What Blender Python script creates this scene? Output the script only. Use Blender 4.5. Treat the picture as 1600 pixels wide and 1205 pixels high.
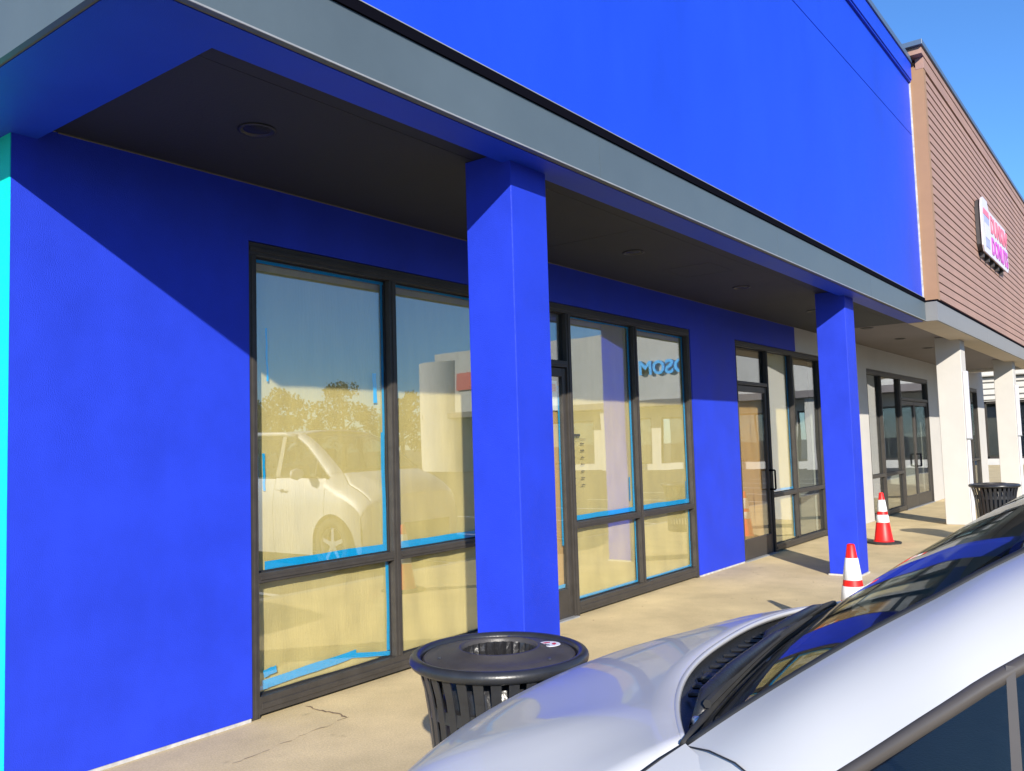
import bpy, bmesh, math, random
from mathutils import Vector, Matrix, noise
random.seed(7)
for o in list(bpy.data.objects): bpy.data.objects.remove(o)
S = bpy.context.scene
COL = S.collection
# ---------------------------------------------------------------- camera
cam = bpy.data.objects.new('camera', bpy.data.cameras.new('camera'))
COL.objects.link(cam)
cam.data.sensor_width = 36.0
cam.data.lens = 1339.92 / 1600 * 36
cam.data.clip_start = 0.02
cam.data.clip_end = 3000
RT = Vector((0.60735634, -0.79386602, -0.02991686))
DN = Vector((0.03776033, 0.06646374, -0.99707408))
FW = Vector((0.79353162, 0.6044496, 0.07034382))
mw = Matrix((RT, -DN, -FW)).transposed().to_4x4()
mw.translation = (0, 0, 1.5)
cam.matrix_world = mw
S.camera = cam
# ---------------------------------------------------------------- world, sun, exposure
SUN = Vector((1.09, 1.0, -0.63)).normalized()          # the way the light travels
EL = math.asin(-SUN.z)
w = bpy.data.worlds.new('World'); S.world = w; w.use_nodes = True
nt = w.node_tree
sky = nt.nodes.new('ShaderNodeTexSky'); sky.sky_type = 'NISHITA'; sky.sun_disc = False
sky.sun_elevation = EL
sky.sun_rotation = math.atan2(-SUN.x, -SUN.y) % (2 * math.pi)
sky.air_density = 1.05; sky.dust_density = 0.0; sky.ozone_density = 10.0
bg = nt.nodes['Background']; bg.inputs['Strength'].default_value = 0.135
nt.links.new(sky.outputs[0], bg.inputs['Color'])
sl = bpy.data.lights.new('sun', 'SUN'); sl.energy = 5.0; sl.angle = math.radians(0.5); sl.color = (1.0, 0.93, 0.82)
so = bpy.data.objects.new('sun', sl); COL.objects.link(so)
so.rotation_euler = SUN.to_track_quat('-Z', 'Y').to_euler()
S.view_settings.view_transform = 'Standard'; S.view_settings.look = 'None'
S.view_settings.gamma = 1; S.view_settings.exposure = 0.73
S.render.engine = 'CYCLES'
S.cycles.max_bounces = 8; S.cycles.transparent_max_bounces = 16; S.cycles.glossy_bounces = 5

# ---------------------------------------------------------------- materials
def mat(name, col, rough=0.6, metal=0.0, var=0.0, vs=3.0, bump=0.0, bs=60.0, coat=0.0, spec=0.5, var2=None, stretch=(1, 1, 1), croughness=0.03):
    m = bpy.data.materials.new(name); m.use_nodes = True
    n = m.node_tree; b = n.nodes['Principled BSDF']
    b.inputs['Base Color'].default_value = (*col, 1)
    b.inputs['Roughness'].default_value = rough; b.inputs['Metallic'].default_value = metal
    b.inputs['Specular IOR Level'].default_value = spec
    b.inputs['Coat Weight'].default_value = coat; b.inputs['Coat Roughness'].default_value = croughness
    tc = n.nodes.new('ShaderNodeTexCoord'); mp = n.nodes.new('ShaderNodeMapping')
    mp.inputs['Scale'].default_value = stretch
    n.links.new(tc.outputs['Object'], mp.inputs['Vector'])
    if var:
        t = n.nodes.new('ShaderNodeTexNoise'); t.inputs['Scale'].default_value = vs; t.inputs['Detail'].default_value = 7
        t.inputs['Roughness'].default_value = 0.62
        n.links.new(mp.outputs[0], t.inputs['Vector'])
        r = n.nodes.new('ShaderNodeMapRange'); r.inputs['From Min'].default_value = 0.3; r.inputs['From Max'].default_value = 0.7
        n.links.new(t.outputs['Fac'], r.inputs['Value'])
        mx = n.nodes.new('ShaderNodeMix'); mx.data_type = 'RGBA'
        d = var2 if var2 else tuple(c * (1 - var) for c in col)
        mx.inputs['A'].default_value = (*d, 1)
        mx.inputs['B'].default_value = (*(tuple(min(1, c * (1 + var * .5)) for c in col)), 1)
        n.links.new(r.outputs[0], mx.inputs['Factor']); n.links.new(mx.outputs['Result'], b.inputs['Base Color'])
        r2 = n.nodes.new('ShaderNodeMapRange'); r2.inputs['To Min'].default_value = max(0.02, rough - .08); r2.inputs['To Max'].default_value = min(1, rough + .1)
        n.links.new(t.outputs['Fac'], r2.inputs['Value']); n.links.new(r2.outputs[0], b.inputs['Roughness'])
    if bump:
        t2 = n.nodes.new('ShaderNodeTexNoise'); t2.inputs['Scale'].default_value = bs; t2.inputs['Detail'].default_value = 4
        n.links.new(mp.outputs[0], t2.inputs['Vector'])
        bp = n.nodes.new('ShaderNodeBump'); bp.inputs['Strength'].default_value = bump; bp.inputs['Distance'].default_value = 0.01
        n.links.new(t2.outputs['Fac'], bp.inputs['Height']); n.links.new(bp.outputs[0], b.inputs['Normal'])
    return m

def glass(name, tint, base, k, ior=1.5):
    m = bpy.data.materials.new(name); m.use_nodes = True
    n = m.node_tree; n.nodes.remove(n.nodes['Principled BSDF'])
    out = n.nodes['Material Output']
    tr = n.nodes.new('ShaderNodeBsdfTransparent'); tr.inputs[0].default_value = (*tint, 1)
    gl = n.nodes.new('ShaderNodeBsdfGlossy'); gl.inputs['Roughness'].default_value = 0.0; gl.inputs[0].default_value = (.95, .97, 1, 1)
    lw = n.nodes.new('ShaderNodeLayerWeight'); lw.inputs['Blend'].default_value = .5
    fr = n.nodes.new('ShaderNodeMath'); fr.operation = 'POWER'; fr.inputs[1].default_value = 4.0; n.links.new(lw.outputs['Facing'], fr.inputs[0])
    ma = n.nodes.new('ShaderNodeMath'); ma.operation = 'MULTIPLY_ADD'; ma.use_clamp = True
    ma.inputs[1].default_value = k; ma.inputs[2].default_value = base
    n.links.new(fr.outputs[0], ma.inputs[0])
    # a faint waviness of the pane
    tc = n.nodes.new('ShaderNodeTexCoord'); tx = n.nodes.new('ShaderNodeTexNoise'); tx.inputs['Scale'].default_value = 1.1; tx.inputs['Detail'].default_value = 1
    bp = n.nodes.new('ShaderNodeBump'); bp.inputs['Strength'].default_value = 0.02; bp.inputs['Distance'].default_value = 0.05
    n.links.new(tc.outputs['Object'], tx.inputs['Vector']); n.links.new(tx.outputs['Fac'], bp.inputs['Height']); n.links.new(bp.outputs[0], gl.inputs['Normal'])
    mx = n.nodes.new('ShaderNodeMixShader')
    n.links.new(ma.outputs[0], mx.inputs[0]); n.links.new(tr.outputs[0], mx.inputs[1]); n.links.new(gl.outputs[0], mx.inputs[2])
    n.links.new(mx.outputs[0], out.inputs['Surface'])
    return m

M = dict(
    blue=mat('blue_paint', (.013, .039, .51), .55, var=.15, vs=2.6, bump=.3, bs=210, spec=.3, stretch=(1, 1, .8)),
    bluesm=mat('blue_paint_smooth', (.009, .054, .56), .5, var=.12, vs=1.5, bump=.15, bs=200, spec=.3, stretch=(1, 1, .4)),
    teal=mat('teal_paint', (.0, .60, .50), .55, var=.06, vs=2, bump=.3, bs=140, spec=.3),
    primer=mat('white_primer', (.48, .465, .44), .7, var=.35, vs=14),
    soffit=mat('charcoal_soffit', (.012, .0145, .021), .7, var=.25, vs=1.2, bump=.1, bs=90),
    fascia=mat('grey_metal_fascia', (.080, .108, .126), .45, var=.10, vs=1.5, bump=.04, bs=30, spec=.4),
    dfascia=mat('neutral_grey_fascia', (.185, .19, .195), .45, var=.10, vs=1.5, bump=.04, bs=30, spec=.4),
    black=mat('black_flashing', (.004, .004, .007), .9, var=.1, vs=4, spec=.02),
    lip=mat('pale_metal_lip', (.27, .28, .29), .4, var=.2, vs=6),
    olive=mat('bare_soffit_edge', (.13, .12, .09), .7, var=.2, vs=8),
    capm=mat('blue_grey_cap', (.075, .12, .20), .4, var=.1, vs=3),
    beige=mat('beige_trim', (.52, .44, .33), .65, var=.08, vs=3, bump=.1, bs=120),
    white=mat('white_stucco', (.475, .457, .425), .7, var=.06, vs=2, bump=.25, bs=140),
    brown=mat('brown_siding', (.325, .197, .152), .65, var=.16, vs=2.5, bump=.12, bs=40, stretch=(.5, 4, 4)),
    tan=mat('tan_corner_board', (.30, .172, .088), .6, var=.08, vs=3),
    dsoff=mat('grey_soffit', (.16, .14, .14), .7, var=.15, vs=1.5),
    frame=mat('bronze_frame', (.045, .040, .035), .42, spec=.3, metal=0, var=.22, vs=9, bump=.05, bs=60),
    dark=mat('dark_gasket', (.012, .013, .016), .6),
    concrete=None, asphalt=mat('asphalt', (.055, .055, .057), .9, var=.35, vs=5, bump=.6, bs=160),
    curb=mat('curb_concrete', (.42, .38, .31), .85, var=.2, vs=4, bump=.4, bs=90),
    line=mat('white_road_paint', (.7, .7, .68), .7, var=.25, vs=12),
    crack_and_line=mat('crack_and_line_brown', (.20, .14, .085), .9, var=.4, vs=25),
    paper=mat('kraft_paper', (.63, .49, .22), .8, var=.08, vs=3, bump=.25, bs=18, stretch=(5, 5, .6)),
    paper2=mat('kraft_paper_orange', (.62, .37, .15), .8, var=.08, vs=3, bump=.25, bs=18, stretch=(5, 5, .6)),
    paper3=mat('grey_paper', (.30, .26, .23), .8, var=.1, vs=3),
    tape=mat('blue_tape', (.0, .40, .84), .6, var=.10, vs=30),
    ink=mat('dark_decal', (.05, .05, .04), .6), red=mat('red_print', (.55, .03, .06), .5), yel=mat('yellow_print', (.62, .55, .04), .5),
    steel=mat('black_powder_coat', (.022, .023, .026), .32, var=.25, vs=12, bump=.06, bs=150, spec=.55),
    lidm=mat('grey_black_lid', (.050, .045, .042), .45, var=.35, vs=7, bump=.1, bs=120),
    bag=mat('black_bin_liner', (.016, .016, .018), .3, spec=.6, bump=.5, bs=26),
    sticker=mat('white_sticker', (.7, .7, .72), .4),
    conered=mat('cone_red', (.85, .008, .006), .45, var=.08, vs=12), conewhite=mat('cone_reflective', (.74, .76, .78), .35, var=.05, vs=40), rubber=mat('black_rubber', (.022, .022, .022), .8, var=.3, vs=15),
    paint=mat('silver_car_paint', (.475, .478, .49), .42, metal=.12, coat=.4), paintw=mat('white_car_paint', (.50, .50, .49), .4, coat=.6),
    plastic=mat('black_plastic', (.018, .019, .021), .38, var=.25, vs=14, bump=.15, bs=200), trim=mat('window_trim', (.075, .066, .06), .35, var=.1, vs=9),
    chrome=mat('bright_metal', (.7, .7, .7), .15, metal=1), rim=mat('alloy_rim', (.55, .56, .58), .3, metal=.9), seat=mat('dark_seat_fabric', (.035, .035, .038), .9, bump=.3, bs=120),
    lens=mat('headlight_lens', (.55, .58, .6), .1, coat=1), tail=mat('tail_lens', (.35, .01, .01), .15, coat=1),
    signw=mat('sign_face', (.62, .58, .62), .35), signo=mat('sign_pink_orange', (.72, .15, .20), .4), signm=mat('sign_magenta', (.52, .07, .42), .4), signg=mat('sign_cup_grey', (.36, .37, .55), .4), signbox=mat('sign_cabinet', (.055, .05, .05), .45, var=.2, vs=8),
    spout=mat('pale_downspout', (.52, .52, .56), .45, var=.12, vs=5),
    interior=mat('interior_dark', (.07, .065, .06), .9, var=.3, vs=1), inwall=mat('interior_wall', (.26, .24, .21), .9, var=.2, vs=1.5), counter=mat('shop_counter', (.32, .29, .25), .6),
    stone=mat('cream_block', (.50, .485, .45), .8, var=.10, vs=1.5, bump=.3, bs=30), bluesign=mat('bright_blue_letters', (.02, .42, .90), .4), redsign=mat('red_letters', (.5, .04, .04), .4),
    bark=mat('bark', (.10, .075, .05), .9, var=.3, vs=8), leafA=mat('leaf_dark', (.045, .075, .02), .7, var=.4, vs=.6), leafB=mat('leaf_olive', (.085, .095, .03), .7, var=.4, vs=.6),
    lamp=mat('recess_shade_baffle', (.035, .035, .036), .25, metal=.6), flower=mat('planter_leaf', (.05, .08, .03), .7, var=.4, vs=9),
    posterb=mat('poster_blue', (.35, .62, .75), .5), orange=mat('yellow_barrier', (.62, .36, .02), .5),
)
M['gshop'] = glass('storefront_glass', (.90, .93, .90), .10, .8)
M['gpaper'] = glass('storefront_glass_papered', (.95, .97, .94), .145, .75)
M['gcar'] = glass('car_glass', (.50, .56, .56), .03, .5)

def concrete():
    m = mat('walkway_concrete', (.58, .46, .25), .85, var=.22, vs=1.6, bump=.25, bs=120)
    n = m.node_tree; b = n.nodes['Principled BSDF']
    src = b.inputs['Base Color'].links[0].from_socket
    tc = n.nodes.new('ShaderNodeTexCoord')
    t = n.nodes.new('ShaderNodeTexNoise'); t.inputs['Scale'].default_value = 85; t.inputs['Detail'].default_value = 3
    n.links.new(tc.outputs['Object'], t.inputs['Vector'])
    r = n.nodes.new('ShaderNodeMapRange'); r.inputs['From Min'].default_value = .3; r.inputs['From Max'].default_value = .7; r.inputs['To Min'].default_value = .86; r.inputs['To Max'].default_value = 1.06
    n.links.new(t.outputs['Fac'], r.inputs['Value'])
    # small dark stains with a shape of their own
    v = n.nodes.new('ShaderNodeTexNoise'); v.inputs['Scale'].default_value = 6.0; v.inputs['Detail'].default_value = 5
    n.links.new(tc.outputs['Object'], v.inputs['Vector'])
    r3 = n.nodes.new('ShaderNodeMapRange'); r3.inputs['From Min'].default_value = .66; r3.inputs['From Max'].default_value = .74; r3.inputs['To Min'].default_value = 1; r3.inputs['To Max'].default_value = .80
    n.links.new(v.outputs['Fac'], r3.inputs['Value'])
    mu = n.nodes.new('ShaderNodeMath'); mu.operation = 'MULTIPLY'
    n.links.new(r.outputs[0], mu.inputs[0]); n.links.new(r3.outputs[0], mu.inputs[1])
    vm = n.nodes.new('ShaderNodeVectorMath'); vm.operation = 'SCALE'
    n.links.new(src, vm.inputs[0]); n.links.new(mu.outputs[0], vm.inputs['Scale']); n.links.new(vm.outputs[0], b.inputs['Base Color'])
    return m
M['concrete'] = concrete()

# ---------------------------------------------------------------- mesh helpers
class MB:
    def __init__(s): s.v = []; s.f = []; s.smooth = False
    def box(s, x0, x1, y0, y1, z0, z1):
        i = len(s.v)
        s.v += [(x0, y0, z0), (x1, y0, z0), (x1, y1, z0), (x0, y1, z0), (x0, y0, z1), (x1, y0, z1), (x1, y1, z1), (x0, y1, z1)]
        s.f += [tuple(i + k for k in q) for q in ((0, 3, 2, 1), (4, 5, 6, 7), (0, 1, 5, 4), (1, 2, 6, 5), (2, 3, 7, 6), (3, 0, 4, 7))]
        return s
    def quad(s, a, b, c, d):
        i = len(s.v); s.v += [a, b, c, d]; s.f.append((i, i + 1, i + 2, i + 3)); return s
    def grid(s, rows, close=False):
        i = len(s.v); n = len(rows[0])
        for r in rows: s.v += [tuple(p) for p in r]
        for a in range(len(rows) - 1):
            for b in range(n if close else n - 1):
                c = (b + 1) % n
                s.f.append((i + a * n + b, i + a * n + c, i + (a + 1) * n + c, i + (a + 1) * n + b))
        return s
    def tube(s, pts, r, n=8, cap=True):
        pts = [Vector(p) for p in pts]; rows = []
        for k, p in enumerate(pts):
            d = (pts[min(k + 1, len(pts) - 1)] - pts[max(k - 1, 0)]).normalized()
            up = Vector((0, 0, 1)) if abs(d.z) < .9 else Vector((1, 0, 0))
            a = d.cross(up).normalized(); b = d.cross(a)
            rr = r[k] if isinstance(r, (list, tuple)) else r
            rows.append([p + rr * (math.cos(t) * a + math.sin(t) * b) for t in [2 * math.pi * j / n for j in range(n)]])
        i = len(s.v); s.grid(rows, True)
        if cap:
            s.f.append(tuple(range(i, i + n))); j = i + (len(pts) - 1) * n; s.f.append(tuple(range(j + n - 1, j - 1, -1)))
        return s
    def lathe(s, prof, n=32, c=(0, 0, 0)):
        s.grid([[(c[0] + r * math.cos(t), c[1] + r * math.sin(t), c[2] + z) for t in [2 * math.pi * j / n for j in range(n)]] for r, z in prof], True); return s
    def torus(s, c, R, r, n=48, k=12):
        return s.lathe([(R + r * math.cos(2 * math.pi * j / k), r * math.sin(2 * math.pi * j / k)) for j in range(k + 1)], n, c)
    def mesh(s, name):
        me = bpy.data.meshes.new(name); me.from_pydata([tuple(v) for v in s.v], [], s.f)
        bm = bmesh.new(); bm.from_mesh(me); bmesh.ops.remove_doubles(bm, verts=bm.verts, dist=1e-5)
        bmesh.ops.recalc_face_normals(bm, faces=bm.faces); bm.to_mesh(me); bm.free(); me.update()
        return me

def root_of(o):
    while o.parent: o = o.parent
    return o
def obj(name, mb, m, parent=None, local=False, smooth=False, bevel=0, solid=0, sub=0):
    """mb in world coordinates (local=True: already in the root's own coordinates)"""
    me = mb.mesh(name) if isinstance(mb, MB) else mb
    if parent is not None and not local:
        me.transform(Matrix.Translation(-root_of(parent).location))
    me.materials.append(M[m])
    o = bpy.data.objects.new(name, me); COL.objects.link(o)
    if parent is not None: o.parent = parent
    if smooth:
        for p in me.polygons: p.use_smooth = True
    if sub:
        d = o.modifiers.new('sub', 'SUBSURF'); d.levels = sub; d.render_levels = sub
    if solid:
        d = o.modifiers.new('solid', 'SOLIDIFY'); d.thickness = solid; d.offset = -1
    if bevel:
        d = o.modifiers.new('bevel', 'BEVEL'); d.width = bevel; d.segments = 2; d.limit_method = 'ANGLE'; d.angle_limit = math.radians(40)
    return o
def box(name, b, m, parent=None, bevel=0, local=False):
    return obj(name, MB().box(*b), m, parent, local, bevel=bevel)
def tag(o, label, cat, group=None):
    o['label'] = label; o['category'] = cat
    if group: o['group'] = group
    return o
def struct(o): o['kind'] = 'structure'; return o
def empty(name, loc, rz=0):
    o = bpy.data.objects.new(name, None); COL.objects.link(o); o.location = loc; o.rotation_euler = (0, 0, rz); o.empty_display_size = .2
    return o
def twin(src, parent, loc=(0, 0, 0), rot=(0, 0, 0)):
    c = src.copy(); COL.objects.link(c); c.parent = parent; c.location = loc; c.rotation_euler = rot; return c
def copy_tree(o, parent=None):
    c = o.copy(); COL.objects.link(c); c.parent = parent
    for ch in list(o.children): copy_tree(ch, c)
    return c
def text_mesh(body, size, ext, bold=0.0, spacing=1.0):
    cu = bpy.data.curves.new('t', 'FONT'); cu.body = body; cu.size = size; cu.extrude = ext; cu.offset = bold; cu.space_character = spacing; cu.resolution_u = 3
    t = bpy.data.objects.new('t', cu); COL.objects.link(t)
    dg = bpy.context.evaluated_depsgraph_get()
    me = bpy.data.meshes.new_from_object(t.evaluated_get(dg))
    bpy.data.objects.remove(t); bpy.data.curves.remove(cu)
    return me
def wall_holes(x0, x1, z0, z1, y0, y1, holes):
    """a wall in the XZ plane from y0 (front) to y1 with rectangular openings"""
    xs = sorted({x0, x1, *[v for h in holes for v in h[:2]]}); zs = sorted({z0, z1, *[v for h in holes for v in h[2:]]})
    xs = [x for x in xs if x0 <= x <= x1]; zs = [z for z in zs if z0 <= z <= z1]
    def solid(i, j):
        if i < 0 or j < 0 or i >= len(xs) - 1 or j >= len(zs) - 1: return False
        cx = (xs[i] + xs[i + 1]) / 2; cz = (zs[j] + zs[j + 1]) / 2
        return not any(h[0] < cx < h[1] and h[2] < cz < h[3] for h in holes)
    mb = MB()
    for i in range(len(xs) - 1):
        for j in range(len(zs) - 1):
            if not solid(i, j): continue
            a, b, c, d = xs[i], xs[i + 1], zs[j], zs[j + 1]
            mb.quad((a, y0, c), (b, y0, c), (b, y0, d), (a, y0, d)); mb.quad((a, y1, c), (a, y1, d), (b, y1, d), (b, y1, c))
            if not solid(i - 1, j): mb.quad((a, y0, c), (a, y0, d), (a, y1, d), (a, y1, c))
            if not solid(i + 1, j): mb.quad((b, y0, c), (b, y1, c), (b, y1, d), (b, y0, d))
            if not solid(i, j - 1): mb.quad((a, y0, c), (a, y1, c), (b, y1, c), (b, y0, c))
            if not solid(i, j + 1): mb.quad((a, y0, d), (b, y0, d), (b, y1, d), (a, y1, d))
    return mb

D = 4.19            # the shop-front plane
# ---------------------------------------------------------------- ground
lot = MB(); lot.quad((-400, -500, -.13), (600, -500, -.13), (600, 500, -.13), (-400, 500, -.13))
struct(obj('parking_lot', lot, 'asphalt'))
pl = struct(box('walkway', (-12, 44, 1.02, 14, -.125, -.012), 'curb'))
JX = [-12, -5.2, 1.0, 13.2, 16.25, 19.3, 22.4, 28, 34, 44]
for a, b in zip(JX, JX[1:]):
    box('slab', (a + .005, b - .005, 1.022, 14, -.012, 0), 'concrete', pl, bevel=.004)
kb = struct(box('kerb', (-12, 44, .86, 1.012, -.128, -.004), 'curb', bevel=.012))
def ribbon(pts, wd, z=.0035):
    mb = MB(); rows = []
    for k, (x, y) in enumerate(pts):
        ww = wd * (.35 + .65 * random.random()) * (0.3 if k in (0, len(pts) - 1) else 1)
        rows.append([(x - ww, y - ww * .4, z), (x + ww, y + ww * .4, z)])
    mb.grid(rows); return mb
def wander(a, b, n, amp):
    out = []
    for k in range(n + 1):
        t = k / n; out.append((a[0] + (b[0] - a[0]) * t + random.uniform(-amp, amp), a[1] + (b[1] - a[1]) * t + random.uniform(-amp, amp)))
    return out
for a, b, n, wd in (((3.36, 4.17), (3.35, 3.78), 14, .011), ((3.35, 3.78), (2.55, 3.72), 22, .006), ((12.5, 3.15), (11.7, 2.5), 14, .010)):  # first two runs are cracks, the last a plain dark diagonal line
    obj('crack_and_line', ribbon(wander(a, b, n, .013), wd), 'crack_and_line', pl, local=True)
for k in range(46):      # grit and crumbs near the wall
    x = random.uniform(2.2, 9.5); y = random.uniform(2.2, 4.1); r = random.uniform(.002, .006)
    mb = MB(); mb.lathe([(0, 0), (r, r * .2), (r * .7, r * .7), (0, r * .9)], 5, (x, y, .0)); g = obj('pebble', mb, 'crack_and_line' if k % 5 else 'curb', pl, local=True)
for k in range(-6, 12):
    x = .15 + k * 3.05
    if x < -8: continue
    o = box('bay_line', (x - .05, x + .05, -5.2, .82, -.126, -.125), 'line'); struct(o)

# ---------------------------------------------------------------- the blue shop
bs = tag(empty('blue_shop_building', (1.71, D, 0)), 'vivid blue painted shop front with papered windows under a dark canopy', 'building')
ZS = 3.085          # soffit height
ZBM = 3.027         # underside of the dropped edge beam
W1 = (3.005, 8.815, .0, 2.745); W3 = (10.07, 13.36, .0, 2.735)
w_ = obj('wall', wall_holes(1.71, 12.25, 0.02, ZS, D, D + .2, [W1, (10.07, 99, -1, 2.735)]), 'blue', bs)
obj('header_panel', wall_holes(12.25, 13.36, 2.735, ZS, D, D + .2, []), 'white', bs)['label'] = 'white painted wall above the last window'
sw = box('side_wall', (1.715, 1.9, D + .2, 16, 0.02, ZS), 'teal', bs); sw['label'] = 'bright teal side wall round the corner'
box('side_wall_end', (1.706, 1.712, D + .003, D + .2, 0.02, ZS), 'teal', bs)['label'] = 'teal edge of the corner'
for a, b in ((1.72, 2.995), (8.825, 10.06)):
    box('base_strip', (a, b, D - .005, D + .1, 0.001, .019), 'primer', bs)
# roof mass and parapet
PX = 13.15
box('roof', (1.6, 13.10, 2.75, 16, 3.40, 6.72), 'interior', bs)
pp = box('parapet', (1.5, PX, 2.650, 2.745, 3.15, 5.775), 'bluesm', bs)
box('parapet_panel', (1.5, PX, 2.650, 2.745, 5.787, 6.58), 'bluesm', pp)
box('joint_backing', (1.5, PX, 2.668, 2.74, 5.77, 5.79), 'bluesm', pp)
box('parapet_cornice', (1.46, PX - .003, 2.605, 2.76, 6.583, 6.83), 'bluesm', pp, bevel=.004)
box('parapet_cap', (1.42, PX - .01, 2.585, 3.0, 6.833, 6.91), 'capm', pp, bevel=.006)
box('parapet_reveal', (1.46, PX - .003, 2.62, 2.76, 6.56, 6.582), 'bluesm', pp)
box('edge_strip', (PX + .001, PX + .022, 2.63, 2.70, 3.36, 6.83), 'primer', pp)
# canopy
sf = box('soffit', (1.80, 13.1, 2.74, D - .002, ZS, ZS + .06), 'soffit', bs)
box('side_soffit', (1.392, 1.826, 2.562, 16, ZBM, ZS + .05), 'bluesm', bs)
box('front_beam', (1.826, 12.70, 2.562, 2.762, ZBM, ZS + .05), 'bluesm', bs)
box('beam_edge', (1.37, 12.6, 2.5365, 2.5615, ZBM + .004, ZS + .05), 'olive', bs)
fx = [1.35, 4.2, 7.05, 9.9, 12.595]
for a, b in zip(fx, fx[1:]):
    f_ = box('fascia_panel', (a + .0015, b - .0015, 2.511, 2.535, ZBM - .006, 3.277), 'fascia', bs)
    box('drip_lip', (a + .002, b - .002, 2.505, 2.5105, ZBM - .008, ZBM - .001), 'lip', f_)
    box('flashing', (a, b, 2.499, 2.56, 3.278, 3.303), 'black', f_)
    box('flashing_upper', (a, b, 2.505, 2.56, 3.3045, 3.330), 'black', f_)
    box('flashing_lip', (a, b, 2.502, 2.649, 3.3305, 3.335), 'lip', f_)
for a, b in ((2.537, 6.0), (6.0, 11.0), (11.0, 16.0)):
    f_ = box('side_fascia_panel', (1.352, 1.374, a + .0015, b - .0015, ZBM - .006, 3.277), 'fascia', bs)
    box('flashing', (1.34, 1.40, a, b, 3.278, 3.331), 'black', f_)
    box('beam_edge', (1.3745, 1.3915, a, b, ZBM + .004, ZS + .05), 'olive', f_)
box('soffit_joint', (1.83, 13.0, 2.962, 2.968, ZS - .0015, ZS), 'dark', sf)
box('soffit_joint', (5.6, 5.606, 2.97, D - .01, ZS - .0015, ZS), 'dark', sf)
for b in ((7.12, 7.62, 3.16, 3.165), (7.12, 7.62, 3.63, 3.635), (7.12, 7.125, 3.165, 3.63), (7.615, 7.62, 3.165, 3.63)):
    box('access_panel_edge', (*b, ZS - .0015, ZS + .001), 'dark', sf)
box('wall_caulk', (1.92, 12.24, D - .012, D - .001, ZS - .005, ZS - .0005), 'olive', sf)
def downlight(x, y, par):
    mb = MB().lathe([(.088, -.001), (.092, -.006), (.078, -.008), (.072, -.002), (.066, -.0015)], 32, (x, y, ZS))
    r = obj('recessed_light', mb, 'plastic', par, smooth=True)
    obj('shaded_baffle', MB().lathe([(.07, -.0012), (.055, -.0022), (.03, -.0028), (.0, -.003)], 24, (x, y, ZS)), 'lamp', r, smooth=True)  # flat disc, its dark colour stands in for shade inside an open recess
for x in (2.53, 6.26, 8.54, 10.85): downlight(x, 3.45, sf)
# pillars
for x in (3.595, 9.56):
    p_ = box('pillar', (x, x + .325, 2.705, 3.022, .018, ZS - .0005), 'blue', bs, bevel=.005)
    box('base_strip', (x - .012, x + .337, 2.693, 3.034, 0.001, .0175), 'primer', p_)

# ---------------------------------------------------------------- shop fronts
FY0, FY1, GY, PY = D + .008, D + .118, D + .060, D + .085
FW_ = .052
def frame_bars(bars):
    mb = MB()
    for k, (a, b, c, d) in enumerate(bars):
        e = .0007 * (k % 5)
        mb.box(a, b, FY0 + e, FY1 - e, c, d)
        if b - a > d - c: mb.box(a + .01, b - .01, FY0 - .006, FY0 + .01, c + (d - c) * .30, c + (d - c) * .62)   # the raised pressure line
        else: mb.box(a + (b - a) * .34, a + (b - a) * .66, FY0 - .006, FY0 + .01, c + .004, d - .004)
    return mb
def paper_sheet(x0, x1, z0, z1, m, par, seed=0, amp=.010):
    nx = max(4, int((x1 - x0) / .045)); nz = max(6, int((z1 - z0) / .06)); rows = []
    for j in range(nz + 1):
        r = []
        for i in range(nx + 1):
            x = x0 + (x1 - x0) * i / nx; z = z0 + (z1 - z0) * j / nz
            q = noise.noise(Vector((x * 6 + z * 1.3 + seed, seed * 3.1, z * 1.1))) * amp + abs(noise.noise(Vector((x * 2.2 - z * 3.0, seed, 3 + z)))) * amp * .9
            r.append((x, PY + max(-.008, q), z))
        rows.append(r)
    return obj('paper_sheet', MB().grid(rows), m, par, smooth=True)
TK = [0]
def tape(x0, z0, x1, z1, wd, par, seed=0):
    TK[0] = (TK[0] + 1) % 7
    n = 9; rows = []
    d = Vector((x1 - x0, 0, z1 - z0)); L = d.length; nrm = Vector((-d.z, 0, d.x)).normalized()
    for k in range(n + 1):
        t = k / n; c = Vector((x0, PY - .0115 - .0009 * TK[0], z0)) + d * t
        a = wd / 2 * (1 + .16 * noise.noise(Vector((t * 4 + seed, 1.7, seed)))); sh = .006 * noise.noise(Vector((seed, t * 3, 5)))
        rows.append([c + nrm * (a + sh), c - nrm * (a - sh)])
    return obj('tape_strip', MB().grid(rows), 'tape', par, solid=.0006)
def pane(x0, x1, z0, z1, m, par):
    p = box('pane', (x0 - .008, x1 + .008, GY, GY + .006, z0 - .008, z1 + .008), m, par)
    mb = MB(); g = .009
    for b in ((x0, x1, z0, z0 + g), (x0, x1, z1 - g, z1), (x0, x0 + g, z0 + g, z1 - g), (x1 - g, x1, z0 + g, z1 - g)): mb.box(b[0], b[1], GY - .007, GY - .0005, b[2], b[3])
    obj('gasket', mb, 'dark', par)
    return p
ZH, ZR0, ZR1, ZB = 2.665, .757, .812, .118
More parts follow.
